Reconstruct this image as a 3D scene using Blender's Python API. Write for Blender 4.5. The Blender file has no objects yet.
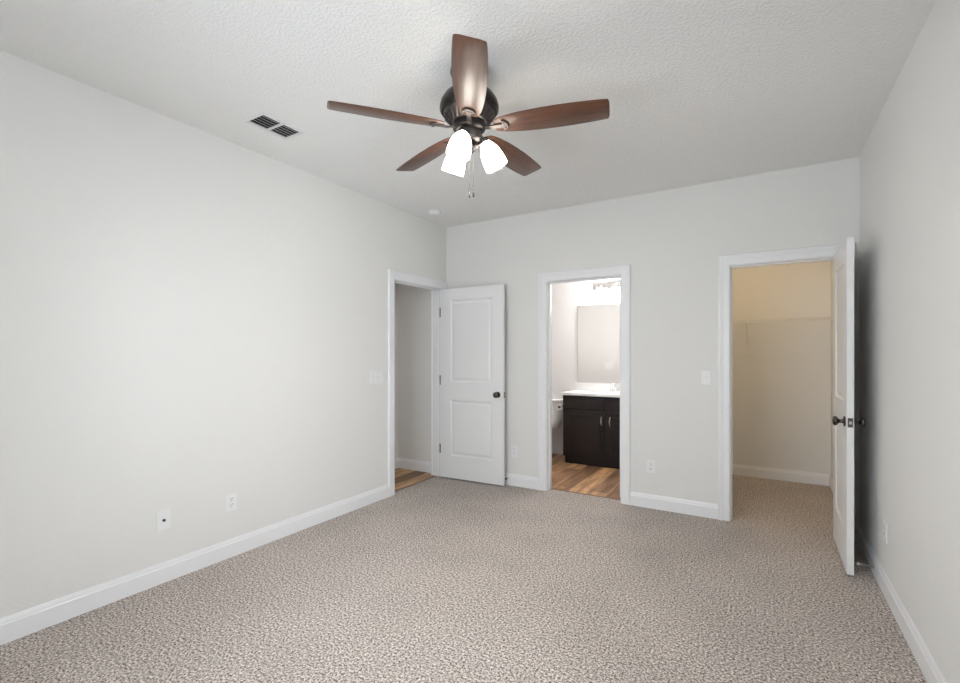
import bpy, bmesh, math, random
from mathutils import Vector, Matrix

random.seed(7)
PI = math.pi
SC = bpy.context.scene
COL = SC.collection

# ------------------------------------------------------------------ room numbers (metres)
XL, XR = -3.013, 0.583          # left and right wall faces
YB, YR = 4.246, -0.36           # back wall face (three doors) and rear wall face (behind the camera)
H = 2.743                       # ceiling height
EYE = 1.3397
YAW = 0.54532
WT = 0.12                       # wall thickness
YF = 5.90                       # far wall of bathroom and closet
HEAD = 2.045                    # door heads

# ------------------------------------------------------------------ camera
cam_data = bpy.data.cameras.new('camera')
cam = bpy.data.objects.new('camera', cam_data)
COL.objects.link(cam)
cam.location = (0, 0, EYE)
cam.rotation_euler = (PI / 2, 0, YAW)
cam_data.sensor_fit = 'HORIZONTAL'
cam_data.sensor_width = 36
cam_data.lens = 467.57 * 36 / 960
cam_data.shift_y = (353.9 - 341.5) / 960
cam_data.clip_start = 0.02
SC.camera = cam

# ------------------------------------------------------------------ light and exposure
SKY_STRENGTH = 10.0             # overcast daylight outside the windows
FAN_LAMP = 168.0                # inside of the lit frosted shades and the bulbs of the ceiling fan
FAN_GLASS = 10.5                # outside of the same shades
FAN_COL = (1.0, 0.94, 0.835)
VANITY_LAMP = 120.0
CLOSET_LAMP = 44.0
HALL_FILL = 17.0  # strength of the globe added to brighten the hall
SC.view_settings.view_transform = 'Standard'
SC.view_settings.look = 'None'
SC.view_settings.gamma = 1.0
SC.view_settings.use_curve_mapping = False
SC.view_settings.exposure = 0.0

world = bpy.data.worlds.new('overcast_sky')
SC.world = world
world.use_nodes = True
bg = world.node_tree.nodes['Background']
bg.inputs[0].default_value = (0.86, 0.93, 1.0, 1)
bg.inputs[1].default_value = SKY_STRENGTH

# window openings: rear wall (x0, x1, z0, z1) and an added one in the right wall near the camera (y0, y1, z0, z1)
WIN_REAR = (-2.05, -0.55, 0.50, 2.15)
WIN_ADDED = (0.42, 1.32, 0.30, 2.15)  # unseen side window, added to brighten the left wall and ceiling

def portal(name, loc, rot, sx, sy):
    ld = bpy.data.lights.new(name, 'AREA')
    ld.shape = 'RECTANGLE'
    ld.size, ld.size_y = sx, sy
    ld.cycles.is_portal = True
    o = bpy.data.objects.new(name, ld)
    o.location = loc
    o.rotation_euler = rot
    COL.objects.link(o)
portal('window_daylight_portal', ((WIN_REAR[0] + WIN_REAR[1]) / 2, YR - WT - 0.01, (WIN_REAR[2] + WIN_REAR[3]) / 2),
       (PI / 2, 0, 0), WIN_REAR[1] - WIN_REAR[0], WIN_REAR[3] - WIN_REAR[2])
portal('added_window_daylight_portal', (XR + WT + 0.01, (WIN_ADDED[0] + WIN_ADDED[1]) / 2, (WIN_ADDED[2] + WIN_ADDED[3]) / 2),
       (PI / 2, 0, PI / 2), WIN_ADDED[1] - WIN_ADDED[0], WIN_ADDED[3] - WIN_ADDED[2])

# ------------------------------------------------------------------ material helpers
def new_mat(name):
    m = bpy.data.materials.new(name)
    m.use_nodes = True
    nt = m.node_tree
    return m, nt, nt.nodes['Principled BSDF']

def node(nt, kind, **kw):
    n = nt.nodes.new(kind)
    for k, v in kw.items():
        if k.startswith('in_'):
            n.inputs[int(k[3:])].default_value = v
        else:
            setattr(n, k, v)
    return n

def flat(name, col, rough=0.5, metal=0.0, spec=0.5, coat=0.0):
    m, nt, b = new_mat(name)
    b.inputs['Base Color'].default_value = (*col, 1)
    b.inputs['Roughness'].default_value = rough
    b.inputs['Metallic'].default_value = metal
    b.inputs['Specular IOR Level'].default_value = spec
    b.inputs['Coat Weight'].default_value = coat
    # a slight, procedural unevenness in gloss
    tc = node(nt, 'ShaderNodeTexCoord')
    no = node(nt, 'ShaderNodeTexNoise')
    no.inputs['Scale'].default_value = 30
    mr = node(nt, 'ShaderNodeMapRange')
    mr.inputs['To Min'].default_value = max(0.02, rough - 0.04)
    mr.inputs['To Max'].default_value = min(1, rough + 0.04)
    nt.links.new(tc.outputs['Object'], no.inputs['Vector'])
    nt.links.new(no.outputs['Fac'], mr.inputs['Value'])
    nt.links.new(mr.outputs['Result'], b.inputs['Roughness'])
    return m

def painted(name, col, scale, strength, dist, rough=0.75):
    """rolled or sprayed paint on drywall with a raised texture"""
    m, nt, b = new_mat(name)
    b.inputs['Base Color'].default_value = (*col, 1)
    b.inputs['Roughness'].default_value = rough
    b.inputs['Specular IOR Level'].default_value = 0.25
    tc = node(nt, 'ShaderNodeTexCoord')
    n1 = node(nt, 'ShaderNodeTexNoise')
    n1.inputs['Scale'].default_value = scale
    n1.inputs['Detail'].default_value = 3
    n1.inputs['Roughness'].default_value = 0.55
    ramp = node(nt, 'ShaderNodeValToRGB')
    ramp.color_ramp.elements[0].position = 0.40
    ramp.color_ramp.elements[1].position = 0.62
    bp = node(nt, 'ShaderNodeBump')
    bp.inputs['Strength'].default_value = strength
    bp.inputs['Distance'].default_value = dist
    L = nt.links.new
    L(tc.outputs['Object'], n1.inputs['Vector'])
    L(n1.outputs['Fac'], ramp.inputs['Fac'])
    L(ramp.outputs['Color'], bp.inputs['Height'])
    L(bp.outputs['Normal'], b.inputs['Normal'])
    return m

def carpet_mat():
    m, nt, b = new_mat('beige_carpet')
    L = nt.links.new
    b.inputs['Roughness'].default_value = 1.0
    b.inputs['Specular IOR Level'].default_value = 0.05
    tc = node(nt, 'ShaderNodeTexCoord')
    n1 = node(nt, 'ShaderNodeTexNoise'); n1.inputs['Scale'].default_value = 92; n1.inputs['Detail'].default_value = 2; n1.inputs['Roughness'].default_value = 0.8
    n2 = node(nt, 'ShaderNodeTexNoise'); n2.inputs['Scale'].default_value = 260; n2.inputs['Detail'].default_value = 1
    n3 = node(nt, 'ShaderNodeTexNoise'); n3.inputs['Scale'].default_value = 2.2; n3.inputs['Detail'].default_value = 3
    for n in (n1, n2, n3):
        L(tc.outputs['Object'], n.inputs['Vector'])
    half = node(nt, 'ShaderNodeMixRGB'); half.inputs[0].default_value = 0.28
    L(n1.outputs['Fac'], half.inputs[1]); L(n2.outputs['Fac'], half.inputs[2])
    ramp = node(nt, 'ShaderNodeValToRGB')
    e = ramp.color_ramp.elements
    e[0].position = 0.38; e[0].color = (0.05, 0.042, 0.035, 1)
    e[1].position = 0.62; e[1].color = (0.94, 0.84, 0.775, 1)
    k = ramp.color_ramp.elements.new(0.5); k.color = (0.460, 0.412, 0.380, 1)
    L(half.outputs[0], ramp.inputs['Fac'])
    mr = node(nt, 'ShaderNodeMapRange')
    mr.inputs['From Min'].default_value = 0.3; mr.inputs['From Max'].default_value = 0.7
    mr.inputs['To Min'].default_value = 0.93; mr.inputs['To Max'].default_value = 1.06
    L(n3.outputs['Fac'], mr.inputs['Value'])
    mul = node(nt, 'ShaderNodeMixRGB', blend_type='MULTIPLY'); mul.inputs[0].default_value = 1
    L(ramp.outputs['Color'], mul.inputs[1]); L(mr.outputs['Result'], mul.inputs[2])
    L(mul.outputs['Color'], b.inputs['Base Color'])
    bp = node(nt, 'ShaderNodeBump'); bp.inputs['Strength'].default_value = 0.5; bp.inputs['Distance'].default_value = 0.008
    L(half.outputs[0], bp.inputs['Height']); L(bp.outputs['Normal'], b.inputs['Normal'])
    return m

def plank_mat():
    m, nt, b = new_mat('vinyl_plank')
    L = nt.links.new
    b.inputs['Roughness'].default_value = 0.42
    tc = node(nt, 'ShaderNodeTexCoord')
    mp = node(nt, 'ShaderNodeMapping'); mp.inputs['Rotation'].default_value = (0, 0, PI / 2)
    mp.inputs['Location'].default_value = (0.35, 0.03, 0)
    L(tc.outputs['Object'], mp.inputs['Vector'])
    br = node(nt, 'ShaderNodeTexBrick')
    br.inputs['Scale'].default_value = 1
    br.inputs['Brick Width'].default_value = 1.22
    br.inputs['Row Height'].default_value = 0.178
    br.inputs['Mortar Size'].default_value = 0.0035
    br.inputs['Color1'].default_value = (0.72, 0.47, 0.25, 1)
    br.inputs['Color2'].default_value = (0.19, 0.10, 0.055, 1)
    br.inputs['Mortar'].default_value = (0.52, 0.36, 0.21, 1)  # light seams: the glint of the plank bevels painted into the joint colour
    br.offset = 0.37
    L(mp.outputs['Vector'], br.inputs['Vector'])
    mp2 = node(nt, 'ShaderNodeMapping'); mp2.inputs['Scale'].default_value = (8, 1.2, 1)
    L(tc.outputs['Object'], mp2.inputs['Vector'])
    no = node(nt, 'ShaderNodeTexNoise'); no.inputs['Scale'].default_value = 2.2; no.inputs['Detail'].default_value = 6
    no.inputs['Distortion'].default_value = 0.6
    L(mp2.outputs['Vector'], no.inputs['Vector'])
    ramp = node(nt, 'ShaderNodeValToRGB')
    ramp.color_ramp.elements[0].position = 0.33; ramp.color_ramp.elements[0].color = (0.50, 0.43, 0.38, 1)
    ramp.color_ramp.elements[1].position = 0.66; ramp.color_ramp.elements[1].color = (1.35, 1.3, 1.2, 1)
    L(no.outputs['Fac'], ramp.inputs['Fac'])
    mul = node(nt, 'ShaderNodeMixRGB', blend_type='MULTIPLY'); mul.inputs[0].default_value = 1
    L(br.outputs['Color'], mul.inputs[1]); L(ramp.outputs['Color'], mul.inputs[2])
    L(mul.outputs['Color'], b.inputs['Base Color'])
    return m

def wood_mat(name, dark, light, rough, coat, sc=(2.0, 30, 30), spec=0.5):
    m, nt, b = new_mat(name)
    L = nt.links.new
    tc = node(nt, 'ShaderNodeTexCoord')
    mp = node(nt, 'ShaderNodeMapping'); mp.inputs['Scale'].default_value = sc
    L(tc.outputs['Object'], mp.inputs['Vector'])
    no = node(nt, 'ShaderNodeTexNoise'); no.inputs['Scale'].default_value = 2.0; no.inputs['Detail'].default_value = 5
    no.inputs['Distortion'].default_value = 0.8
    L(mp.outputs['Vector'], no.inputs['Vector'])
    ramp = node(nt, 'ShaderNodeValToRGB')
    ramp.color_ramp.elements[0].position = 0.3; ramp.color_ramp.elements[0].color = (*dark, 1)
    ramp.color_ramp.elements[1].position = 0.7; ramp.color_ramp.elements[1].color = (*light, 1)
    L(no.outputs['Fac'], ramp.inputs['Fac'])
    L(ramp.outputs['Color'], b.inputs['Base Color'])
    b.inputs['Roughness'].default_value = rough
    b.inputs['Coat Weight'].default_value = coat
    b.inputs['Coat Roughness'].default_value = 0.36
    b.inputs['Specular IOR Level'].default_value = spec
    return m

def glow(name, col, strength):
    m, nt, b = new_mat(name)
    b.inputs['Base Color'].default_value = (0.9, 0.9, 0.9, 1)
    b.inputs['Roughness'].default_value = 0.4
    b.inputs['Emission Color'].default_value = (*col, 1)
    b.inputs['Emission Strength'].default_value = strength
    return m

def pane_mat():
    m, nt, b = new_mat('window_glass')
    out = nt.nodes['Material Output']
    tr = node(nt, 'ShaderNodeBsdfTransparent')
    gl = node(nt, 'ShaderNodeBsdfGlossy'); gl.inputs['Roughness'].default_value = 0.02
    fr = node(nt, 'ShaderNodeFresnel'); fr.inputs['IOR'].default_value = 1.45
    mx = node(nt, 'ShaderNodeMixShader')
    nt.links.new(fr.outputs[0], mx.inputs[0]); nt.links.new(tr.outputs[0], mx.inputs[1]); nt.links.new(gl.outputs[0], mx.inputs[2])
    nt.links.new(mx.outputs[0], out.inputs['Surface'])
    return m

M = {
    'wall': painted('wall_paint', (0.80, 0.793, 0.772), 95, 0.14, 0.004),
    'wall_bath': painted('bathroom_wall_paint', (0.83, 0.815, 0.805), 95, 0.16, 0.004),
    'ceiling': painted('ceiling_texture', (0.90, 0.895, 0.878), 66, 0.42, 0.007),
    'trim': flat('white_trim_paint', (0.86, 0.86, 0.87), 0.35),
    'door': flat('white_door_paint', (0.84, 0.84, 0.84), 0.38),
    'carpet': carpet_mat(),
    'plank': plank_mat(),
    'plastic': flat('white_plastic', (0.85, 0.85, 0.85), 0.35),
    'dark': flat('black_plastic', (0.015, 0.015, 0.015), 0.5),
    'slot': flat('dark_slot', (0.03, 0.03, 0.03), 0.7),
    'knob': flat('dark_nickel', (0.10, 0.088, 0.08), 0.25, 1.0),
    'nickel': flat('satin_nickel', (0.62, 0.60, 0.57), 0.3, 1.0),
    'chrome': flat('chrome', (0.85, 0.85, 0.86), 0.08, 1.0),
    'bronze': flat('dark_bronze', (0.035, 0.03, 0.028), 0.32, 0.75),
    'pewter': flat('brushed_bronze_iron', (0.12, 0.105, 0.10), 0.42, 0.9),
    'blade': wood_mat('mahogany_blade', (0.045, 0.014, 0.006), (0.150, 0.055, 0.022), 0.5, 0.9, spec=0.3),
    'espresso': wood_mat('espresso_cabinet', (0.008, 0.005, 0.004), (0.017, 0.010, 0.008), 0.42, 0.0, (30, 30, 2), 0.26),
    'marble': flat('white_cultured_marble', (0.88, 0.87, 0.86), 0.2),
    'porcelain': flat('white_porcelain', (0.87, 0.87, 0.87), 0.12),
    'mirror': flat('mirror_silver', (0.93, 0.93, 0.93), 0.03, 1.0),
    'paper': flat('white_paper', (0.86, 0.86, 0.85), 0.9),
    'card': flat('brown_card', (0.20, 0.14, 0.09), 0.9),
    'wire': flat('white_vinyl_wire', (0.80, 0.79, 0.77), 0.4),
    'vent': flat('white_enamel', (0.78, 0.78, 0.77), 0.4),
    'ventdark': flat('dark_duct', (0.02, 0.02, 0.02), 0.9),
    'shade': glow('lit_frosted_glass', FAN_COL, FAN_GLASS),
    'shade_in': glow('lit_frosted_glass_inside', FAN_COL, FAN_LAMP),
    'bulb': glow('lit_bulb', FAN_COL, FAN_LAMP),
    'vshade': glow('lit_vanity_glass', (1.0, 0.965, 0.95), VANITY_LAMP),
    'cshade': glow('lit_closet_globe', (1.0, 0.74, 0.44), CLOSET_LAMP),
    'hfill': glow('hall_fill_glow', (1.0, 0.9, 0.8), HALL_FILL),
    'pane': pane_mat(),
    'strip': flat('brown_threshold', (0.16, 0.09, 0.05), 0.5),
}

# ------------------------------------------------------------------ mesh helpers
class MB:
    """collects geometry and links it as ONE mesh object"""
    def __init__(self):
        self.v, self.f = [], []

    def add(self, vs, fs, mat=None):
        o = len(self.v)
        for p in vs:
            p = Vector(p)
            self.v.append(tuple(mat @ p if mat else p))
        for f in fs:
            self.f.append(tuple(i + o for i in f))
        return self

    def box(self, x0, x1, y0, y1, z0, z1, mat=None, bev=0.0):
        if bev > 0:
            bm = bmesh.new()
            bmesh.ops.create_cube(bm, size=1)
            for v in bm.verts:
                v.co = Vector(((x0 + x1) / 2 + v.co.x * (x1 - x0), (y0 + y1) / 2 + v.co.y * (y1 - y0), (z0 + z1) / 2 + v.co.z * (z1 - z0)))
            bmesh.ops.bevel(bm, geom=list(bm.edges), offset=bev, segments=2, affect='EDGES', profile=0.5)
            bm.verts.index_update()
            vs = [v.co.copy() for v in bm.verts]
            fs = [[v.index for v in f.verts] for f in bm.faces]
            bm.free()
            return self.add(vs, fs, mat)
        vs = [(x, y, z) for x in (x0, x1) for y in (y0, y1) for z in (z0, z1)]
        fs = [(0, 1, 3, 2), (4, 6, 7, 5), (0, 4, 5, 1), (2, 3, 7, 6), (0, 2, 6, 4), (1, 5, 7, 3)]
        return self.add(vs, fs, mat)

    def lathe(self, prof, n=32, mat=None, cap0=True, cap1=True):
        vs, fs = [], []
        for r, z in prof:
            for k in range(n):
                a = 2 * PI * k / n
                vs.append((r * math.cos(a), r * math.sin(a), z))
        for i in range(len(prof) - 1):
            for k in range(n):
                k2 = (k + 1) % n
                fs.append((i * n + k, i * n + k2, (i + 1) * n + k2, (i + 1) * n + k))
        if cap0:
            fs.append(tuple(range(n))[::-1])
        if cap1:
            fs.append(tuple((len(prof) - 1) * n + k for k in range(n)))
        return self.add(vs, fs, mat)

    def loft(self, rings, cap0=True, cap1=True, mat=None):
        n = len(rings[0])
        vs = [p for r in rings for p in r]
        fs = []
        for i in range(len(rings) - 1):
            for k in range(n):
                k2 = (k + 1) % n
                fs.append((i * n + k, i * n + k2, (i + 1) * n + k2, (i + 1) * n + k))
        if cap0:
            fs.append(tuple(range(n))[::-1])
        if cap1:
            fs.append(tuple((len(rings) - 1) * n + k for k in range(n)))
        return self.add(vs, fs, mat)

    def tube(self, pts, r, n=10, mat=None):
        pts = [Vector(p) for p in pts]
        rs = r if isinstance(r, (list, tuple)) else [r] * len(pts)
        rings = []
        up = None
        for i, p in enumerate(pts):
            d = (pts[min(i + 1, len(pts) - 1)] - pts[max(i - 1, 0)]).normalized()
            if up is None:
                up = Vector((0, 0, 1)) if abs(d.z) < 0.9 else Vector((1, 0, 0))
            s = d.cross(up).normalized()
            u = s.cross(d).normalized()
            up = u
            rings.append([p + rs[i] * (math.cos(2 * PI * k / n) * s + math.sin(2 * PI * k / n) * u) for k in range(n)])
        return self.loft(rings, mat=mat)

    def build(self, name, mat, parent=None, smooth=None, loc=None, rot=None):
        me = bpy.data.meshes.new(name)
        me.from_pydata(self.v, [], self.f)
        bm = bmesh.new()
        bm.from_mesh(me)
        bmesh.ops.recalc_face_normals(bm, faces=bm.faces)
        bm.to_mesh(me)
        bm.free()
        me.materials.append(M[mat])
        if smooth:
            for p in me.polygons:
                p.use_smooth = True
            me.set_sharp_from_angle(angle=math.radians(smooth))
        o = bpy.data.objects.new(name, me)
        COL.objects.link(o)
        if parent:
            o.parent = parent
        if loc:
            o.location = loc
        if rot:
            o.rotation_euler = rot
        return o

def thing(name, label, cat, loc=(0, 0, 0), rotz=0, group=None):
    o = bpy.data.objects.new(name, None)
    o.empty_display_size = 0.1
    COL.objects.link(o)
    o.location = loc
    o.rotation_euler = (0, 0, rotz)
    o['label'] = label
    o['category'] = cat
    if group:
        o['group'] = group
    return o

def frame(name, loc, rotz=0):
    """an Empty of the setting (a door or a window) that parents its parts"""
    o = bpy.data.objects.new(name, None)
    o.empty_display_size = 0.1
    COL.objects.link(o)
    o.location = loc
    o.rotation_euler = (0, 0, rotz)
    o['kind'] = 'structure'
    return o

def tag(o, label, cat, group=None):
    o['label'] = label
    o['category'] = cat
    if group:
        o['group'] = group
    return o

def struct(name, mb, mat, smooth=None):
    o = mb.build(name, mat, smooth=smooth)
    o['kind'] = 'structure'
    return o

def copy_tree(o, parent=None):
    c = o.copy()
    COL.objects.link(c)
    c.parent = parent
    for ch in list(o.children):
        copy_tree(ch, c)
    return c

def rotm(ax, ang):
    return Matrix.Rotation(ang, 4, ax)

def tr(x, y, z):
    return Matrix.Translation((x, y, z))

# ================================================================== THE SETTING
# ---- bedroom and closet carpet, plank floors
YT = YB + 0.085                 # where carpet meets planks in the bathroom doorway
XT = XL - 0.055                 # the same in the bedroom doorway
BX0, BX1 = -2.95, -1.015        # bathroom
CX0 = -0.895                    # closet left face
HX0, HY0, HY1 = -3.675, 1.9, 4.219   # hall
fl = MB()
fl.box(XL, XR, YR, YB, -0.06, 0)
fl.box(-1.81, -1.10, YB, YT, -0.06, 0)
fl.box(-0.228, 0.472, YB, YB + WT, -0.06, 0)
fl.box(CX0, XR, YB + WT, YF, -0.06, 0)
fl.box(XT, XL, 3.39, 4.15, -0.06, 0)
struct('floor', fl, 'carpet')
fb = MB()
fb.box(BX0 - .1, BX1 + .05, YB + WT, YF + .1, -0.06, -0.001)
fb.box(-1.81, -1.10, YT, YB + WT, -0.06, -0.001)
struct('floor_bathroom', fb, 'plank')
fh = MB()
fh.box(HX0 - .1, XL - WT, HY0 - .1, HY1 + .1, -0.06, -0.001)
fh.box(XL - WT, XT, 3.39, 4.15, -0.06, -0.001)
struct('floor_hall', fh, 'plank')

# ---- ceilings
struct('ceiling', MB().box(XL - WT, XR + WT, YR - WT, YB + WT, H, H + 0.1), 'ceiling')
struct('ceiling_bathroom', MB().box(BX0 - 0.1, (BX1 + CX0) / 2, YB + WT, YF + 0.1, H, H + 0.1), 'ceiling')
struct('ceiling_closet', MB().box((BX1 + CX0) / 2, XR + WT, YB + WT, YF + 0.1, H, H + 0.1), 'ceiling')
struct('ceiling_hall', MB().box(HX0 - 0.1, XL - WT, HY0 - 0.1, HY1 + 0.1, H, H + 0.1), 'ceiling')

# ---- walls with their rough openings (jamb boards 18 mm)
J = 0.018
wl = MB()
wl.box(XL - WT, XL, YR - WT, 3.39 - J, 0, H)
wl.box(XL - WT, XL, 4.15 + J, YB + WT, 0, H)
wl.box(XL - WT, XL, 3.39 - J, 4.15 + J, HEAD + J, H)
struct('wall_left', wl, 'wall')
OB = (-1.81, -1.10)             # bathroom opening
OC = (-0.228, 0.472)            # closet opening
wb = MB()
wb.box(XL, OB[0] - J, YB, YB + WT, 0, H)
wb.box(OB[1] + J, OC[0] - J, YB, YB + WT, 0, H)
wb.box(OC[1] + J, XR, YB, YB + WT, 0, H)
for a, b in (OB, OC):
    wb.box(a - J, b + J, YB, YB + WT, HEAD + J, H)
struct('wall_back', wb, 'wall')
wr = MB()
r0, r1, r2, r3 = WIN_ADDED
wr.box(XR, XR + WT, YR - WT, r0, 0, H)
wr.box(XR, XR + WT, r1, YF + 0.1, 0, H)
wr.box(XR, XR + WT, r0, r1, 0, r2)
wr.box(XR, XR + WT, r0, r1, r3, H)
struct('wall_right', wr, 'wall')
x0, x1, z0, z1 = WIN_REAR
wq = MB()
wq.box(XL, x0, YR - WT, YR, 0, H)
wq.box(x1, XR, YR - WT, YR, 0, H)
wq.box(x0, x1, YR - WT, YR, 0, z0)
wq.box(x0, x1, YR - WT, YR, z1, H)
struct('wall_rear', wq, 'wall')
struct('wall_bathroom_far', MB().box(BX0 - 0.1, BX1, YF, YF + 0.1, 0, H), 'wall_bath')
struct('wall_bathroom_left', MB().box(BX0 - 0.1, BX0, YB + WT, YF, 0, H), 'wall_bath')
struct('wall_partition', MB().box(BX1, CX0, YB + WT, YF, 0, H), 'wall_bath')
struct('wall_closet_far', MB().box(CX0 - 0.12, XR, YF, YF + 0.1, 0, H), 'wall')
wh = MB()
wh.box(HX0 - 0.1, XL - WT, HY1, HY1 + 0.1, 0, H)
struct('wall_hall_end', wh, 'wall')
struct('wall_hall_side', MB().box(HX0 - 0.1, HX0, HY0 - 0.1, HY1, 0, H), 'wall')
struct('wall_hall_near', MB().box(HX0, XL - WT, HY0 - 0.1, HY0, 0, H), 'wall')

# ---- door casings, jambs and stops (one trim per doorway)
CAS = [(0, 0), (0, .009), (.007, .012), (.046, .012), (.050, .016), (.060, .0165), (.064, .019), (.078, .019), (.083, .013), (.083, 0)]
CW = 0.083
RV = 0.005

def casing(mb, u0, u1, zt, fn):
    """mitred casing round three sides; fn(u, z, b) -> xyz"""
    n = len(CAS)
    rows = []
    for a, b in CAS:
        rows.append([fn(u0 - a, 0, b), fn(u0 - a, zt + a, b), fn(u1 + a, zt + a, b), fn(u1 + a, 0, b)])
    vs = [p for r in rows for p in r]
    fs = []
    for i in range(n):
        j = (i + 1) % n
        for k in range(3):
            fs.append((i * 4 + k, i * 4 + k + 1, j * 4 + k + 1, j * 4 + k))
    fs.append(tuple(i * 4 for i in range(n)))
    fs.append(tuple(i * 4 + 3 for i in range(n)))
    mb.add(vs, fs)

def jamb_x(mb, a, b, y0, y1, stop0):
    """jamb of an opening in a wall that runs along x"""
    mb.box(a - J, a, y0, y1, 0, HEAD)
    mb.box(b, b + J, y0, y1, 0, HEAD)
    mb.box(a - J, b + J, y0, y1, HEAD, HEAD + J)
    s0, s1 = stop0
    mb.box(a, a + .011, s0, s1, 0, HEAD)
    mb.box(b - .011, b, s0, s1, 0, HEAD)
    mb.box(a + .011, b - .011, s0, s1, HEAD - .011, HEAD)

t1 = MB()                        # bedroom doorway in the left wall
a, b = 3.39, 4.15
t1.box(XL - WT, XL, a - J, a, 0, HEAD)
t1.box(XL - WT, XL, b, b + J, 0, HEAD)
t1.box(XL - WT, XL, a - J, b + J, HEAD, HEAD + J)
t1.box(XL - .075, XL - .04, a, a + .011, 0, HEAD)
t1.box(XL - .075, XL - .04, b - .011, b, 0, HEAD)
t1.box(XL - .075, XL - .04, a + .011, b - .011, HEAD - .011, HEAD)
casing(t1, a - RV, b + RV, HEAD + RV, lambda u, z, q: (XL + q, u, z))
casing(t1, a - RV, min(b + RV, HY1 - CW), HEAD + RV, lambda u, z, q: (XL - WT - q, u, z))
struct('trim_1', t1, 'trim')
t2 = MB()                        # bathroom doorway
jamb_x(t2, OB[0], OB[1], YB, YB + WT, (YB + .045, YB + .08))
casing(t2, OB[0] - RV, OB[1] + RV, HEAD + RV, lambda u, z, q: (u, YB - q, z))
struct('trim_2', t2, 'trim')
t3 = MB()                        # closet doorway
jamb_x(t3, OC[0], OC[1], YB, YB + WT, (YB + .04, YB + .075))
casing(t3, OC[0] - RV, OC[1] + RV, HEAD + RV, lambda u, z, q: (u, YB - q, z))
struct('trim_3', t3, 'trim')

# ---- thresholds of the two plank floors
struct('trim_4', MB().box(OB[0], OB[1], YT - .004, YT + .012, -.004, .003), 'strip')
struct('trim_5', MB().box(XT - .012, XT + .004, 3.39, 4.15, -.004, .003), 'strip')

# ---- baseboards
BAS = [(0, 0), (0, .014), (.088, .014), (.094, .010), (.102, .0095), (.113, .006), (.118, .004), (.118, 0)]

def base_run(mb, p, q, nx, ny):
    n = len(BAS)
    vs = []
    for (px, py) in (p, q):
        for z, t in BAS:
            vs.append((px + nx * t, py + ny * t, z))
    fs = [(i, (i + 1) % n, n + (i + 1) % n, n + i) for i in range(n)]
    fs += [tuple(range(n)), tuple(range(n, 2 * n))]
    mb.add(vs, fs)

def base(name, runs):
    mb = MB()
    for r in runs:
        base_run(mb, *r)
    return struct(name, mb, 'trim')

base('baseboard_left', [((XL, YR + .014), (XL, 3.39 - RV - CW), 1, 0)])
base('baseboard_back', [((XL + .02, YB), (OB[0] - RV - CW, YB), 0, -1), ((OB[1] + RV + CW, YB), (OC[0] - RV - CW, YB), 0, -1),
                        ((OC[1] + RV + CW, YB), (XR - .014, YB), 0, -1)])
base('baseboard_right', [((XR, YR + .014), (XR, YB), -1, 0)])
base('baseboard_rear', [((XL, YR), (XR, YR), 0, 1)])
base('baseboard_hall', [((HX0 + .014, HY1), (XL - WT - .02, HY1), 0, -1), ((HX0, HY0), (HX0, HY1), 1, 0)])
base('baseboard_closet', [((CX0, YF), (XR - .014, YF), 0, -1), ((XR, YB + WT), (XR, YF), -1, 0), ((CX0, YB + WT), (CX0, YF - .014), 1, 0)])
base('baseboard_bathroom', [((BX0 + .014, YF), (-2.11, YF), 0, -1), ((BX0, YB + WT), (BX0, YF), 1, 0)])

# ---- the unseen windows that light the room, the side one added for its light: frame, rails, panes
def window(name, loc, rz, ww, wh_):
    w = frame(name, loc, rz)
    f = MB()
    f.box(-ww / 2, -ww / 2 + .04, -.05, .05, 0, wh_)
    f.box(ww / 2 - .04, ww / 2, -.05, .05, 0, wh_)
    f.box(-ww / 2 + .04, ww / 2 - .04, -.05, .05, 0, .04)
    f.box(-ww / 2 + .04, ww / 2 - .04, -.05, .05, wh_ - .04, wh_)
    f.box(-.04, .04, -.05, .05, .04, wh_ - .04)
    f.build('window_frame', 'trim', w)
    for s in (-1, 1):
        cx = s * (ww / 4)
        sw = ww / 4 - .03
        MB().box(cx - sw + .01, cx + sw - .01, -.02, .02, wh_ / 2 - .02, wh_ / 2 + .02).build('meeting_rail', 'trim', w)
        MB().box(cx - sw + .01, cx + sw - .01, -.003, .003, .04, wh_ / 2 - .02).build('pane', 'pane', w)
        MB().box(cx - sw + .01, cx + sw - .01, -.003, .003, wh_ / 2 + .02, wh_ - .04).build('pane', 'pane', w)
    MB().box(-ww / 2 - .05, ww / 2 + .05, WT / 2, WT / 2 + .05, -.03, 0, bev=.006).build('window_sill', 'trim', w)
window('window_1', ((x0 + x1) / 2, YR - WT / 2, z0), 0, x1 - x0, z1 - z0)
window('added_side_window', (XR + WT / 2, (r0 + r1) / 2, r2), PI / 2, r1 - r0, r3 - r2)

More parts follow.
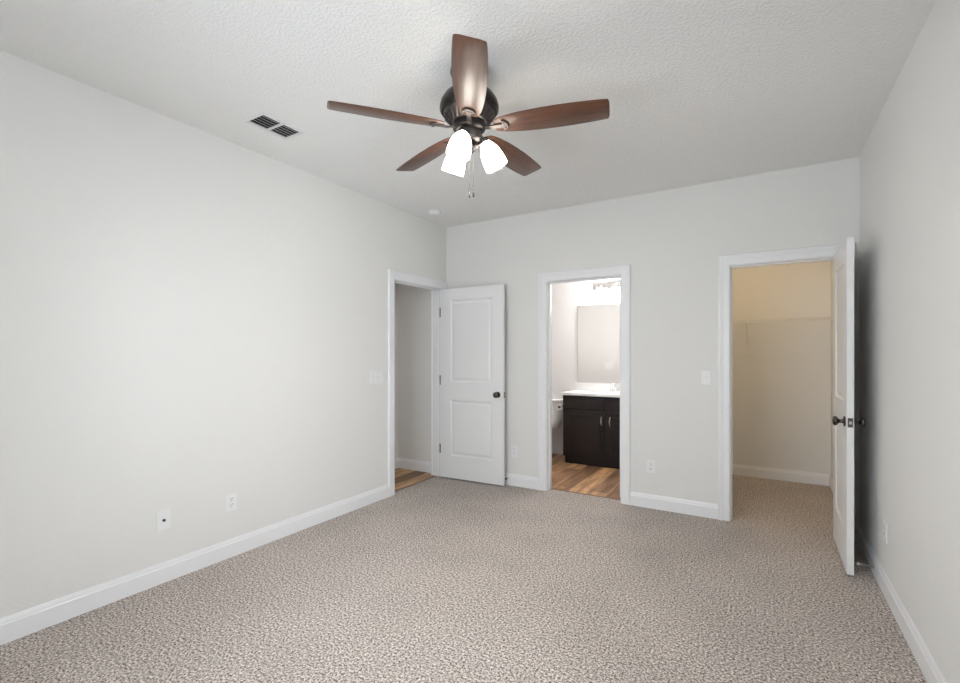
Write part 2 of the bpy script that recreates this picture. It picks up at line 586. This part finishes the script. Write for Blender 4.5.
# ================================================================== DOORS
def leaf_mesh(w, h, t, panels, rings):
    """door slab from x=0..w, y=0..t, z=0..h with moulded panels on both faces"""
    mb = MB()
    xs0, xs1 = panels[0][0], panels[0][1]
    for y, s in ((0, 1), (t, -1)):
        def q(a0, a1, b0, b1):
            mb.add([(a0, y, b0), (a1, y, b0), (a1, y, b1), (a0, y, b1)], [(0, 1, 2, 3)])
        q(0, xs0, 0, h)
        q(xs1, w, 0, h)
        zz = 0
        for p in panels:
            q(xs0, xs1, zz, p[2])
            zz = p[3]
        q(xs0, xs1, zz, h)
        for p in panels:
            R = [[(p[0] + i, y + s * d, p[2] + i), (p[1] - i, y + s * d, p[2] + i), (p[1] - i, y + s * d, p[3] - i), (p[0] + i, y + s * d, p[3] - i)] for i, d in rings]
            mb.loft(R, cap0=False, cap1=True)
    mb.add([(0, 0, 0), (0, t, 0), (0, t, h), (0, 0, h)], [(0, 1, 2, 3)])
    mb.add([(w, 0, 0), (w, t, 0), (w, t, h), (w, 0, h)], [(0, 1, 2, 3)])
    mb.add([(0, 0, 0), (w, 0, 0), (w, t, 0), (0, t, 0)], [(0, 1, 2, 3)])
    mb.add([(0, 0, h), (w, 0, h), (w, t, h), (0, t, h)], [(0, 1, 2, 3)])
    return mb

RINGS = [(0, 0), (.006, .001), (.016, .010), (.030, .010), (.046, .004), (.050, .004)]

def knob_set(mb_mat, root, x, z, t, sides=(0, 1)):
    for s in sides:
        d = -1 if s == 0 else 1
        y = 0 if s == 0 else t
        m = tr(x, y, z) @ rotm('X', -d * PI / 2)
        k = MB().lathe([(.031, 0), (.032, .003), (.030, .008), (.014, .011), (.0115, .016), (.011, .028), (.016, .034), (.0255, .040),
                        (.029, .047), (.028, .054), (.022, .060), (.010, .0625), (.001, .063)], 28, m)
        k.build('knob', 'knob', root, smooth=40)

def door(name, pin, rotz, w, t=0.035, hinge_z=(.325, 1.057, 1.795), flip=False, knobs=(0, 1), zb=.014):
    """local x runs from the hinge to the latch, y through the slab"""
    r = frame(name, (pin[0], pin[1], zb), rotz)
    h = 2.04 - zb
    st = .125
    lf = leaf_mesh(w, h, t, [(st, w - st, .235, .838), (st, w - st, 1.025, 1.905)], RINGS)
    lf.build('leaf', 'door', r)
    knob_set('knob', r, w - .066, .912, t, knobs)
    MB().box(w - .0005, w + .0015, t / 2 - .0125, t / 2 + .0125, .884, .940).build('latch_plate', 'pewter', r)
    MB().box(w + .0012, w + .009, t / 2 - .006, t / 2 + .006, .904, .920).build('latch_bolt', 'nickel', r)
    return r, t, h

def hinges(r, y, zs, mat='knob'):
    for z in zs:
        k = MB().lathe([(.0015, -.052), (.006, -.048), (.0065, .048), (.0015, .052)], 12, tr(-.004, y, z))
        k.box(-.004, .001, min(y, y + (.03 if y <= 0 else -.03)), max(y, y + (.03 if y <= 0 else -.03)), z - .045, z + .045)
        k.build('hinge', mat, r, smooth=40)

# bedroom door: swung into the room until it nearly lies along the back wall; visible face is the hall side
d1, t, h = door('door_1', (XL + .022, 4.106), math.radians(2.6), .757, knobs=(0, 1))
hinges(d1, -.002, (.305, 1.043, 1.775))
# closet door: swung into the room, free edge towards the camera
d3, t, h = door('door_3', (.432, YB - .010), math.radians(-90.4), .685, knobs=(0, 1))
hinges(d3, .038, (.305, 1.043, 1.775))
# bathroom door: swung into the bathroom, out of sight but for its hinges
d2, t, h = door('door_2', (OB[1] - .006, YB + .134), math.radians(88), .70, knobs=(0,))
d2.children[0].name = 'leaf'
for z in (.25, 1.05, 1.815):
    MB().lathe([(.0015, -.052), (.007, -.048), (.007, .048), (.0015, .052)], 12, tr(-.004, .020, z)).build('hinge', 'knob', d2, smooth=40)
# strike plates on the two visible latch jambs
struct('strike_plate_bathroom', MB().box(OB[0] - .0005, OB[0] + .0012, YB + .085, YB + .112, .90, .96), 'nickel')
struct('strike_plate_closet', MB().box(OC[0] - .0005, OC[0] + .0012, YB + .006, YB + .034, .90, .96), 'nickel')

# ================================================================== CEILING FAN
FX, FY, FZ = -1.2414, 1.944, 2.45          # hub in the blade plane
PH = math.radians(374.75 - 360)
fan = thing('ceiling_fan', 'dark bronze five blade ceiling fan with three lit frosted lamps on the ceiling', 'ceiling fan', (FX, FY, H))
Z = lambda z: z - H                        # heights in the fan's frame
MB().lathe([(.070, 0), (.092, -.004), (.094, -.02), (.084, -.045), (.075, -.06)], 40, cap0=False).build('canopy', 'bronze', fan, smooth=40)
mh = MB().lathe([(.070, Z(2.690)), (.066, Z(2.660)), (.070, Z(2.645)), (.095, Z(2.632)), (.122, Z(2.607)), (.139, Z(2.580)), (.146, Z(2.556)), (.145, Z(2.538)), (.138, Z(2.528)), (.126, Z(2.526))], 48)
mh.build('motor_housing', 'bronze', fan, smooth=40)
vr = MB().lathe([(.126, Z(2.528)), (.126, Z(2.520)), (.112, Z(2.500)), (.090, Z(2.482)), (.078, Z(2.474))], 48)
for k in range(24):                        # cast ribs of the motor's underside
    m = rotm('Z', 2 * PI * k / 24) @ tr(.105, 0, Z(2.496)) @ rotm('Z', .5) @ rotm('Y', -.75)
    vr.box(-.024, .024, -.0035, .0035, -.008, .006, m)
vr.build('vent_ring', 'pewter', fan, smooth=40)
MB().lathe([(.078, Z(2.476)), (.080, Z(2.466)), (.080, Z(2.446)), (.072, Z(2.438)), (.060, Z(2.434))], 40).build('flywheel', 'bronze', fan, smooth=40)
MB().lathe([(.056, Z(2.440)), (.058, Z(2.43)), (.058, Z(2.395)), (.050, Z(2.385)), (.030, Z(2.380))], 40).build('switch_housing', 'pewter', fan, smooth=40)
MB().lathe([(.034, Z(2.386)), (.040, Z(2.378)), (.040, Z(2.352)), (.028, Z(2.340)), (.012, Z(2.332)), (.006, Z(2.324)), (.001, Z(2.322))], 32).build('light_fitter', 'bronze', fan, smooth=40)

def blade_mesh():
    mb = MB()
    st = [(.128, .026), (.133, .036), (.150, .046), (.19, .056), (.26, .066), (.34, .0715), (.42, .0735), (.50, .0725), (.58, .0685), (.63, .0650), (.655, .0622), (.662, .059), (.667, .040)]
    top = [(r, w) for r, w in st] + [(r, -w) for r, w in st[::-1]]
    th = .0032
    def ring(z, k):
        return [(.41 + (r - .41) * (1 - k * .01), w * (1 - k * .03), z) for r, w in top]
    mb.loft([ring(-th, 1), ring(-th * .5, 0), ring(th * .5, 0), ring(th, 1)])
    return mb

def iron_mesh():
    mb = MB()
    # arm that leaves the flywheel and dips under the blade
    prof = [(.066, .018, .002), (.085, .013, -.003), (.110, .011, -.0085), (.150, .011, -.0085), (.180, .013, -.0085)]
    rings = []
    for r, w, z in prof:
        rings.append([(r, -w, z - .003), (r, w, z - .003), (r, w, z + .004), (r, -w, z + .004)])
    mb.loft(rings)
    # small arched shield under the blade with a raised lip
    out = []
    for k in range(13):
        a = -1.35 + 2.7 * k / 12
        out.append((.162 + .034 * math.cos(a), .034 * math.sin(a)))
    mb.loft([[(x, y, -.0095) for x, y in out], [(x, y, -.0036) for x, y in out]])
    mb.tube([(x, y, -.0085) for x, y in out], .0036, 8)
    for x, y in ((.178, .018), (.178, -.018)):
        mb.lathe([(.001, -.0125), (.004, -.0115), (.0045, -.009)], 10, tr(x, y, 0))
    return mb

pitch = math.radians(-12.5)
first_blade = first_iron = None
for k in range(5):
    rz = PH - k * 2 * PI / 5
    rot = (Matrix.Rotation(rz, 4, 'Z') @ Matrix.Rotation(pitch, 4, 'X')).to_euler()
    if k == 0:
        bl = first_blade = blade_mesh().build('blade', 'blade', fan, smooth=40)
        ir = first_iron = iron_mesh().build('blade_iron', 'pewter', fan, smooth=40)
    else:
        bl = first_blade.copy(); ir = first_iron.copy()
        COL.objects.link(bl); COL.objects.link(ir)
        bl.parent = fan; ir.parent = fan
    bl.location = (0, 0, Z(FZ)); bl.rotation_euler = rot
    ir.location = (0, 0, Z(FZ)); ir.rotation_euler = rot

# lamps of the fan: arm, socket, frosted bell shade, bulb
shade_prof = [(.021, 0), (.026, -.010), (.036, -.026), (.047, -.050), (.054, -.080), (.057, -.110), (.0575, -.135)]
for az in (10, 130, 250):
    a = math.radians(az) + YAW
    tilt = math.radians(27)
    base_m = rotm('Z', a) @ tr(.078, 0, Z(2.392)) @ rotm('Y', -tilt)
    arm = MB().tube([Matrix.Rotation(a, 4, 'Z') @ Vector(p) for p in ((.030, 0, Z(2.366)), (.050, 0, Z(2.376)), (.066, 0, Z(2.396)), (.074, 0, Z(2.402)))], .0075, 10)
    arm.lathe([(.008, .020), (.020, .016), (.024, .006), (.024, -.012), (.020, -.018)], 20, base_m)
    arm.build('lamp_arm', 'pewter', fan, smooth=40)
    s = MB()
    prof = shade_prof + [(r - .003, z) for r, z in shade_prof[::-1]]
    s.lathe(prof, 32, base_m, cap0=False, cap1=False)
    sh = s.build('lamp_shade', 'shade', fan, smooth=60)
    sh.data.materials.append(M['shade_in'])
    for p in sh.data.polygons:                 # faces of the inner wall
        if p.index >= 32 * len(shade_prof):
            p.material_index = 1
    MB().lathe([(.010, -.016), (.012, -.03), (.022, -.055), (.026, -.075), (.022, -.093), (.010, -.103), (.001, -.105)], 20, base_m).build('bulb', 'bulb', sh, smooth=60)
for (dx, dy, zb_, mt) in ((.002, -.012, 2.140, 'slot'), (.020, .0, 2.148, 'slot')):
    c, s_ = math.cos(YAW), math.sin(YAW)
    px, py = c * dx - s_ * dy, s_ * dx + c * dy
    ch = MB().tube([(px, py, Z(2.36)), (px, py, Z(zb_))], .0007, 6).build('pull_chain', 'pewter', fan)
    MB().lathe([(.0015, Z(zb_) + .002), (.004, Z(zb_) - .004), (.0055, Z(zb_) - .02), (.0045, Z(zb_) - .034), (.0015, Z(zb_) - .036)], 12, tr(px, py, 0)).build('chain_pull', mt, ch, smooth=40)

# ================================================================== CEILING VENT AND DETECTOR
vent = thing('air_vent', 'white louvred supply register on the ceiling near the left wall', 'vent', (-2.572, 1.805, H))
vw, vl = .074, .128                        # half sizes of the louvred opening
fr_ = MB()
for (a0, a1, b0, b1) in ((-vw - .018, -vw, -vl - .018, vl + .018), (vw, vw + .018, -vl - .018, vl + .018), (-vw, vw, -vl - .018, -vl), (-vw, vw, vl, vl + .018)):
    fr_.box(a0, a1, b0, b1, -.010, 0, bev=.002)
fr_.build('frame', 'vent', vent)
MB().box(-vw, vw, -vl, vl, -.002, -.0005).build('duct', 'ventdark', vent)
MB().box(-vw, vw, -.006, .006, -.011, -.002).build('mullion', 'vent', vent)
for k in range(5):
    x = -vw + .016 + k * (2 * vw - .032) / 4
    for y0, y1 in ((-vl, -.006), (.006, vl)):
        m = tr(x, 0, -.0075) @ rotm('Y', math.radians(28))
        MB().box(-.0105, .0105, y0, y1, -.0007, .0007, m).build('louvre', 'vent', vent)

sm = thing('smoke_detector', 'small round white smoke detector on the ceiling in the far left corner', 'smoke detector', (-2.778, 3.722, H))
MB().lathe([(.068, 0), (.068, -.008), (.060, -.010)], 36, cap0=False).build('mounting_ring', 'plastic', sm, smooth=40)
MB().lathe([(.058, -.008), (.060, -.020), (.054, -.030), (.030, -.036), (.001, -.037)], 36).build('body', 'plastic', sm, smooth=40)
MB().lathe([(.010, -.034), (.010, -.038), (.001, -.0385)], 16, tr(.025, 0, 0)).build('test_button', 'plastic', sm, smooth=40)

# ================================================================== WALL PLATES (local: x along the wall, y out of it, z up)
def plate(mb, w, hh=.116):
    mb.box(-w / 2, w / 2, 0, .0058, -hh / 2, hh / 2, bev=.002)

def rotz_for(nx, ny):                      # turns local +y into the wall's normal
    return math.atan2(-nx, ny)

def outlet(label, loc, n):
    r = thing('wall_outlet', label, 'outlet', loc, rotz_for(*n), 'duplex outlets in the bedroom walls')
    p = MB(); plate(p, .072); p.build('cover_plate', 'plastic', r)
    for s in (-1, 1):
        q = MB()
        ring = []
        for k in range(20):
            an = 2 * PI * k / 20
            ring.append((.0165 * math.cos(an), max(-.0135, min(.0135, .0165 * math.sin(an))) + s * .0195))
        q.loft([[(x, .0055, z) for x, z in ring], [(x, .0078, z) for x, z in ring]], cap0=False)
        rc = q.build('receptacle', 'plastic', r)
        sl = MB()
        for x, hh in ((-.0065, .0045), (.0065, .0038)):
            sl.box(x - .0014, x + .0014, .0076, .0081, s * .0195 + .001, s * .0195 + .001 + 2 * hh)
        sl.lathe([(.0026, 0), (.0026, .0005)], 10, tr(0, .0077, s * .0195 - .0075) @ rotm('X', -PI / 2))
        sl.build('slot', 'slot', rc)
    MB().lathe([(.003, 0), (.0025, .001)], 10, tr(0, .0055, 0) @ rotm('X', -PI / 2)).build('screw', 'nickel', r)
    return r

outlet('white duplex outlet low on the left wall, nearer the bedroom door', (XL, 1.790, .360), (1, 0))
outlet('white duplex outlet low on the back wall between bathroom and closet doorways', (-.838, YB, .360), (0, -1))
outlet('white duplex outlet beside the open bedroom door, left of the bathroom doorway', (-2.165, YB, .350), (0, -1))
outlet('white duplex outlet low on the right wall near the open closet door', (XR, 3.400, .352), (-1, 0))

cp = thing('cable_plate', 'white coaxial cable plate with black jack low on left wall', 'cable outlet', (XL, 1.383, .364), rotz_for(1, 0))
p = MB(); plate(p, .074, .118); p.build('cover_plate', 'plastic', cp)
MB().lathe([(.0085, 0), (.0085, .003), (.005, .004), (.005, .012), (.001, .012)], 14, tr(0, .0055, 0) @ rotm('X', -PI / 2)).build('jack', 'dark', cp, smooth=40)

def switch(label, loc, n, gangs):
    r = thing('light_switch', label, 'light switch', loc, rotz_for(*n))
    p = MB(); plate(p, .072 + .0457 * (gangs - 1)); p.build('cover_plate', 'plastic', r)
    for g in range(gangs):
        x = (g - (gangs - 1) / 2) * .0457
        up = 1 if g % 2 == 0 else -1
        q = MB().box(x - .0055, x + .0055, .0050, .0062, -.0125, .0125)
        q.box(x - .0042, x + .0042, 0, .013, -.0045, .0045, tr(0, .005, 0) @ rotm('X', up * .5), bev=.001)
        q.build('toggle', 'plastic', r)
        for z in (-.030, .030):
            MB().lathe([(.003, 0), (.0025, .001)], 10, tr(x, .0055, z) @ rotm('X', -PI / 2)).build('screw', 'nickel', r)
    return r

switch('wide white triple switch plate on the left wall beside the bedroom doorway', (XL, 3.148, 1.130), (1, 0), 3)
switch('white single switch plate on the back wall left of the closet doorway', (-.405, YB, 1.147), (0, -1), 1)
switch('white double switch plate on the bathroom wall, seen in the mirror', (-2.11, YB + WT, 1.147), (0, 1), 2)

# ================================================================== DOOR STOPS
def door_stop(label, loc, n, ln, tip):
    r = thing('door_stop', label, 'door stop', loc, rotz_for(*n))
    m = rotm('X', -PI / 2)
    MB().lathe([(.011, 0), (.011, .004), (.006, .008)], 16, m).build('base', 'nickel', r, smooth=40)
    pts = []
    n_ = 110
    for k in range(n_):
        a = 2 * PI * k / 8
        pts.append((.0046 * math.cos(a), .006 + (ln - .018) * k / (n_ - 1), .0046 * math.sin(a)))
    MB().tube(pts, .0011, 5).build('spring', 'nickel', r)
    MB().lathe([(.005, ln - .016), (.0085, ln - .012), (.009, ln - .003), (.006, ln), (.001, ln)], 16, m).build('bumper', tip, r, smooth=40)

door_stop('spring door stop with white tip on the right wall baseboard behind closet door', (XR - .014, 3.640, .058), (-1, 0), .082, 'plastic')
door_stop('short door stop with black tip on the back wall baseboard behind bedroom door', (-2.236, YB - .014, .072), (0, -1), .046, 'dark')

# ================================================================== CLOSET WIRE SHELF
SZ, SD = 1.700, .305
ws = thing('wire_shelf', 'white wire shelf across the back of the closet on an angled brace', 'shelf', ((CX0 + XR) / 2, YF, SZ))
sw = (XR - CX0) / 2 - .004
dk = MB()
n_ = int(2 * sw / .0254)
for k in range(n_ + 1):
    x = -sw + .006 + k * (2 * sw - .012) / n_
    dk.tube([(x, -.010, 0), (x, -SD, 0), (x, -SD - .002, -.030)], .0016, 5)
dk.build('wire_deck', 'wire', ws)
rl = MB()
for y, z, r_ in ((-.012, -.004, .003), (-SD * .5, -.004, .003), (-SD, -.003, .0046), (-SD - .002, -.030, .0056)):
    rl.tube([(-sw, y, z), (sw, y, z)], r_, 8)
rl.build('rail', 'wire', ws)
for bx in (-.152 - (CX0 + XR) / 2, -.152 - .62 - (CX0 + XR) / 2):
    br = MB().tube([(bx, -SD + .005, -.012), (bx, -SD + .012, -.026), (bx, -.012, -.262), (bx, -.004, -.285)], .0052, 8)
    br.box(bx - .010, bx + .010, -.004, -.0005, -.300, -.255)
    br.build('brace', 'wire', ws)
for s in (-1, 1):
    e = MB().box(s * sw - s * .002, s * sw + s * .003, -SD - .012, -SD + .035, -.040, .012) if s > 0 else MB().box(-sw - .003, -sw + .002, -SD - .012, -SD + .035, -.040, .012)
    e.build('end_bracket', 'wire', ws)
for k in range(5):
    x = -sw + .1 + k * (2 * sw - .2) / 4
    MB().box(x - .006, x + .006, -.016, -.0005, -.012, .010).build('wall_clip', 'wire', ws)
for x in (.16, .42):
    MB().box(x - .008, x + .008, -SD - .006, -SD + .004, -.034, .004).build('rail_clip', 'wire', ws)

cl = thing('closet_lamp', 'round warm globe light on the closet ceiling', 'ceiling light', (-.30, 4.75, H))
MB().lathe([(.10, 0), (.105, -.01), (.10, -.022)], 32, cap0=False).build('base', 'nickel', cl, smooth=40)
MB().lathe([(.095, -.018), (.110, -.035), (.105, -.060), (.080, -.085), (.040, -.100), (.001, -.104)], 32).build('globe', 'cshade', cl, smooth=60)

hl = thing('hall_fill_light', 'unseen globe light added to brighten the hall', 'ceiling light', (-3.40, 2.08, H))  # out of view, put in to lift the brightness of the hall
MB().lathe([(.10, 0), (.105, -.01), (.10, -.022)], 32, cap0=False).build('base', 'nickel', hl, smooth=40)
MB().lathe([(.095, -.018), (.110, -.035), (.105, -.060), (.080, -.085), (.040, -.100), (.001, -.104)], 32).build('globe', 'hfill', hl, smooth=60)

# ================================================================== BATHROOM
VX0, VX1, VY = -2.100, -1.033, 5.400       # vanity cabinet; VY = front of the doors
VZ = .840
van = thing('vanity_cabinet', 'dark espresso bathroom vanity cabinet with two panelled doors', 'cabinet', ((VX0 + VX1) / 2, YF, 0))
cx = (VX0 + VX1) / 2
lx0, lx1 = VX0 - cx, VX1 - cx
dy = VY + .020 - YF                         # face frame front in local y
bd = MB()
bd.box(lx0, lx0 + .016, dy, -.002, .10, VZ)
bd.box(lx1 - .016, lx1, dy, -.002, .10, VZ)
bd.box(lx0 + .016, lx1 - .016, dy, dy + .018, .10, VZ)
bd.box(lx0 + .016, lx1 - .016, dy + .018, -.002, .10, .116)
bd.box(lx0 + .016, lx1 - .016, -.010, -.002, .116, VZ)
bd.build('body', 'espresso', van)
MB().box(lx0 + .002, lx1 - .002, dy + .065, -.002, 0.0, .10).build('toe_kick', 'espresso', van)
for s, a, b in ((-1, lx0 + .030, -.020), (1, .020, lx1 - .030)):
    w = b - a
    dr = leaf_mesh(w, .540, .019, [(.058, w - .058, .058, .482)], [(0, 0), (.004, .005), (.008, .006)])
    dd = dr.build('door', 'espresso', van, loc=(a, dy - .0195, .118))
    hx = (w - .030) if s < 0 else .030
    hm = MB()
    arc = [(hx, -.001, .385), (hx, -.020, .392), (hx, -.027, .415), (hx, -.029, .435), (hx, -.027, .455), (hx, -.020, .478), (hx, -.001, .485)]
    hm.tube(arc, [.006, .0055, .006, .007, .006, .0055, .006], 10)
    hm.build('handle', 'nickel', dd, smooth=50)
    MB().box(a, b, dy - .0195, dy - .0005, .690, .812, bev=.003).build('drawer_front', 'espresso', van)

vt = thing('countertop', 'white cultured marble vanity top with raised backsplash', 'countertop', (cx, YF, VZ))
tp = MB()
tx0, tx1 = lx0 - .013, lx1 + .013
ty0 = dy - .035
bw, bh = .225, .165                         # basin half sizes
by = -.275
tp.box(tx0, -bw, ty0, -.001, .001, .028)
tp.box(bw, tx1, ty0, -.001, .001, .028)
tp.box(-bw, bw, ty0, by - bh, .001, .028)
tp.box(-bw, bw, by + bh, -.001, .001, .028)
tp.build('slab', 'marble', vt)
bs = MB()
rings = []
for k_, z_ in ((1.0, .028), (.96, .012), (.88, -.03), (.72, -.075), (.45, -.10), (.12, -.108)):
    rings.append([(bw * k_ * (abs(math.cos(t_)) ** .6) * (1 if math.cos(t_) >= 0 else -1), by + bh * k_ * (abs(math.sin(t_)) ** .6) * (1 if math.sin(t_) >= 0 else -1), z_) for t_ in [2 * PI * q / 36 for q in range(36)]])
bs.loft(rings, cap0=False, cap1=True)
bs.build('basin', 'porcelain', vt, smooth=60)
MB().box(tx0, tx1, -.022, -.001, .0285, .125, bev=.003).build('backsplash', 'marble', vt)

fc = thing('faucet', 'chrome two handle faucet at the back of the vanity top', 'faucet', (cx, YF - .075, VZ + .0285))
MB().box(-.080, .080, -.024, .024, 0, .014, bev=.006).build('base', 'chrome', fc, smooth=40)
MB().tube([(0, 0, .012), (0, -.004, .055), (0, -.025, .095), (0, -.065, .112), (0, -.105, .100), (0, -.118, .082)], [.016, .014, .012, .011, .011, .012], 14).build('spout', 'chrome', fc, smooth=60)
for s in (-1, 1):
    hd = MB().lathe([(.019, .012), (.020, .022), (.015, .036), (.011, .048), (.012, .056), (.001, .060)], 18, tr(s * .052, 0, 0))
    hd.tube([(s * .052, 0, .052), (s * .075, -.004, .060), (s * .098, -.008, .066)], [.007, .006, .0055], 10)
    hd.build('handle', 'chrome', fc, smooth=60)

mr_ = thing('wall_mirror', 'large frameless mirror above the bathroom vanity', 'mirror', (-1.575, YF, .972))
mw = .505
MB().box(-mw, mw, -.007, -.001, 0, .998).build('glass', 'mirror', mr_)
ed = MB()
for (a0, a1, b0, b1) in ((-mw - .004, -mw, -.004, 1.002), (mw, mw + .004, -.004, 1.002), (-mw, mw, -.004, 0), (-mw, mw, .998, 1.002)):
    ed.box(a0, a1, -.0085, -.001, b0, b1)
ed.build('edge_trim', 'nickel', mr_)

vl_ = thing('vanity_light', 'chrome three light bar with lit glass shades above the mirror', 'wall light', (-1.575, YF, 2.195))
MB().box(-.30, .30, -.022, -.001, -.045, .045, bev=.006).build('back_plate', 'chrome', vl_, smooth=40)
for x in (-.185, 0, .185):
    am = MB().tube([(x, -.020, .0), (x, -.060, .012), (x, -.088, .006), (x, -.095, -.012)], .008, 10)
    am.lathe([(.008, .004), (.024, 0), (.026, -.022), (.022, -.026)], 20, tr(x, -.095, -.010))
    am.build('lamp_arm', 'chrome', vl_, smooth=50)
    pr = [(.024, -.028), (.034, -.038), (.046, -.065), (.054, -.100), (.060, -.135)]
    s = MB().lathe(pr + [(r - .003, z) for r, z in pr[::-1]], 28, tr(x, -.095, 0), cap0=False, cap1=False)
    sh = s.build('lamp_shade', 'vshade', vl_, smooth=60)
    MB().lathe([(.010, -.030), (.022, -.06), (.026, -.08), (.018, -.10), (.001, -.106)], 16, tr(x, -.095, 0)).build('bulb', 'vshade', sh, smooth=60)

# toilet paper on the side of the vanity
hp = thing('paper_holder', 'small nickel paper holder on the side of the vanity', 'paper holder', (VX0, 5.47, .700))
for y in (-.062, .062):
    ph_ = MB().tube([(-.001, y, 0), (-.050, y, 0)], .006, 10)
    ph_.lathe([(.016, 0), (.016, .004), (.008, .008)], 16, tr(-.0005, y, 0) @ rotm('Y', -PI / 2))
    ph_.build('bracket', 'nickel', hp, smooth=40)
MB().tube([(-.048, -.064, 0), (-.048, .064, 0)], .007, 12).build('roller', 'knob', hp, smooth=40)
tpr = thing('toilet_paper_roll', 'white toilet paper roll on the holder beside the vanity', 'toilet paper', (VX0 - .048, 5.47, .700 - .011))
m = rotm('X', PI / 2)
MB().lathe([(.0185, -.050), (.0435, -.050), (.0435, .050), (.0185, .050), (.0185, -.050)], 32, m, cap0=False, cap1=False).build('paper', 'paper', tpr, smooth=40)
MB().lathe([(.0182, -.0502), (.0186, -.0502), (.0186, .0502), (.0182, .0502), (.0182, -.0502)], 28, m, cap0=False, cap1=False).build('core', 'card', tpr, smooth=40)

# toilet left of the vanity: only the side of its tank shows
to = thing('toilet', 'white toilet left of the vanity, mostly behind the door frame', 'toilet', (-2.480, YF, 0))
def rrect(cx_, cy_, hx, hy, z, e=4, n=32):
    out = []
    for k in range(n):
        t_ = 2 * PI * k / n
        c_, s_ = math.cos(t_), math.sin(t_)
        out.append((cx_ + hx * math.copysign(abs(c_) ** (2 / e), c_), cy_ + hy * math.copysign(abs(s_) ** (2 / e), s_), z))
    return out
MB().loft([rrect(0, -.115, .150, .072, .352), rrect(0, -.115, .185, .085, .375), rrect(0, -.115, .205, .092, .50), rrect(0, -.115, .222, .098, .712)]).build('tank', 'porcelain', to, smooth=50)
MB().loft([rrect(0, -.115, .228, .104, .713), rrect(0, -.115, .232, .108, .722), rrect(0, -.115, .232, .108, .738), rrect(0, -.115, .225, .100, .745)]).build('tank_lid', 'porcelain', to, smooth=50)
MB().tube([(-.16, -.213, .665), (-.16, -.228, .665), (-.10, -.232, .655)], .007, 10).build('flush_lever', 'chrome', to, smooth=50)
MB().loft([rrect(0, -.36, .105, .24, 0, 3), rrect(0, -.36, .100, .23, .06, 3), rrect(0, -.37, .105, .22, .18, 2.6), rrect(0, -.42, .165, .26, .32, 2.2), rrect(0, -.44, .185, .275, .385, 2.2)]).build('bowl', 'porcelain', to, smooth=50)
MB().loft([rrect(0, -.45, .190, .265, .386, 2.2), rrect(0, -.45, .195, .270, .394, 2.2), rrect(0, -.45, .190, .265, .404, 2.2)]).build('seat', 'plastic', to, smooth=50)
MB().loft([rrect(0, -.445, .188, .262, .405, 2.2), rrect(0, -.445, .190, .264, .416, 2.2), rrect(0, -.445, .165, .24, .424, 2.2)]).build('seat_lid', 'plastic', to, smooth=50)
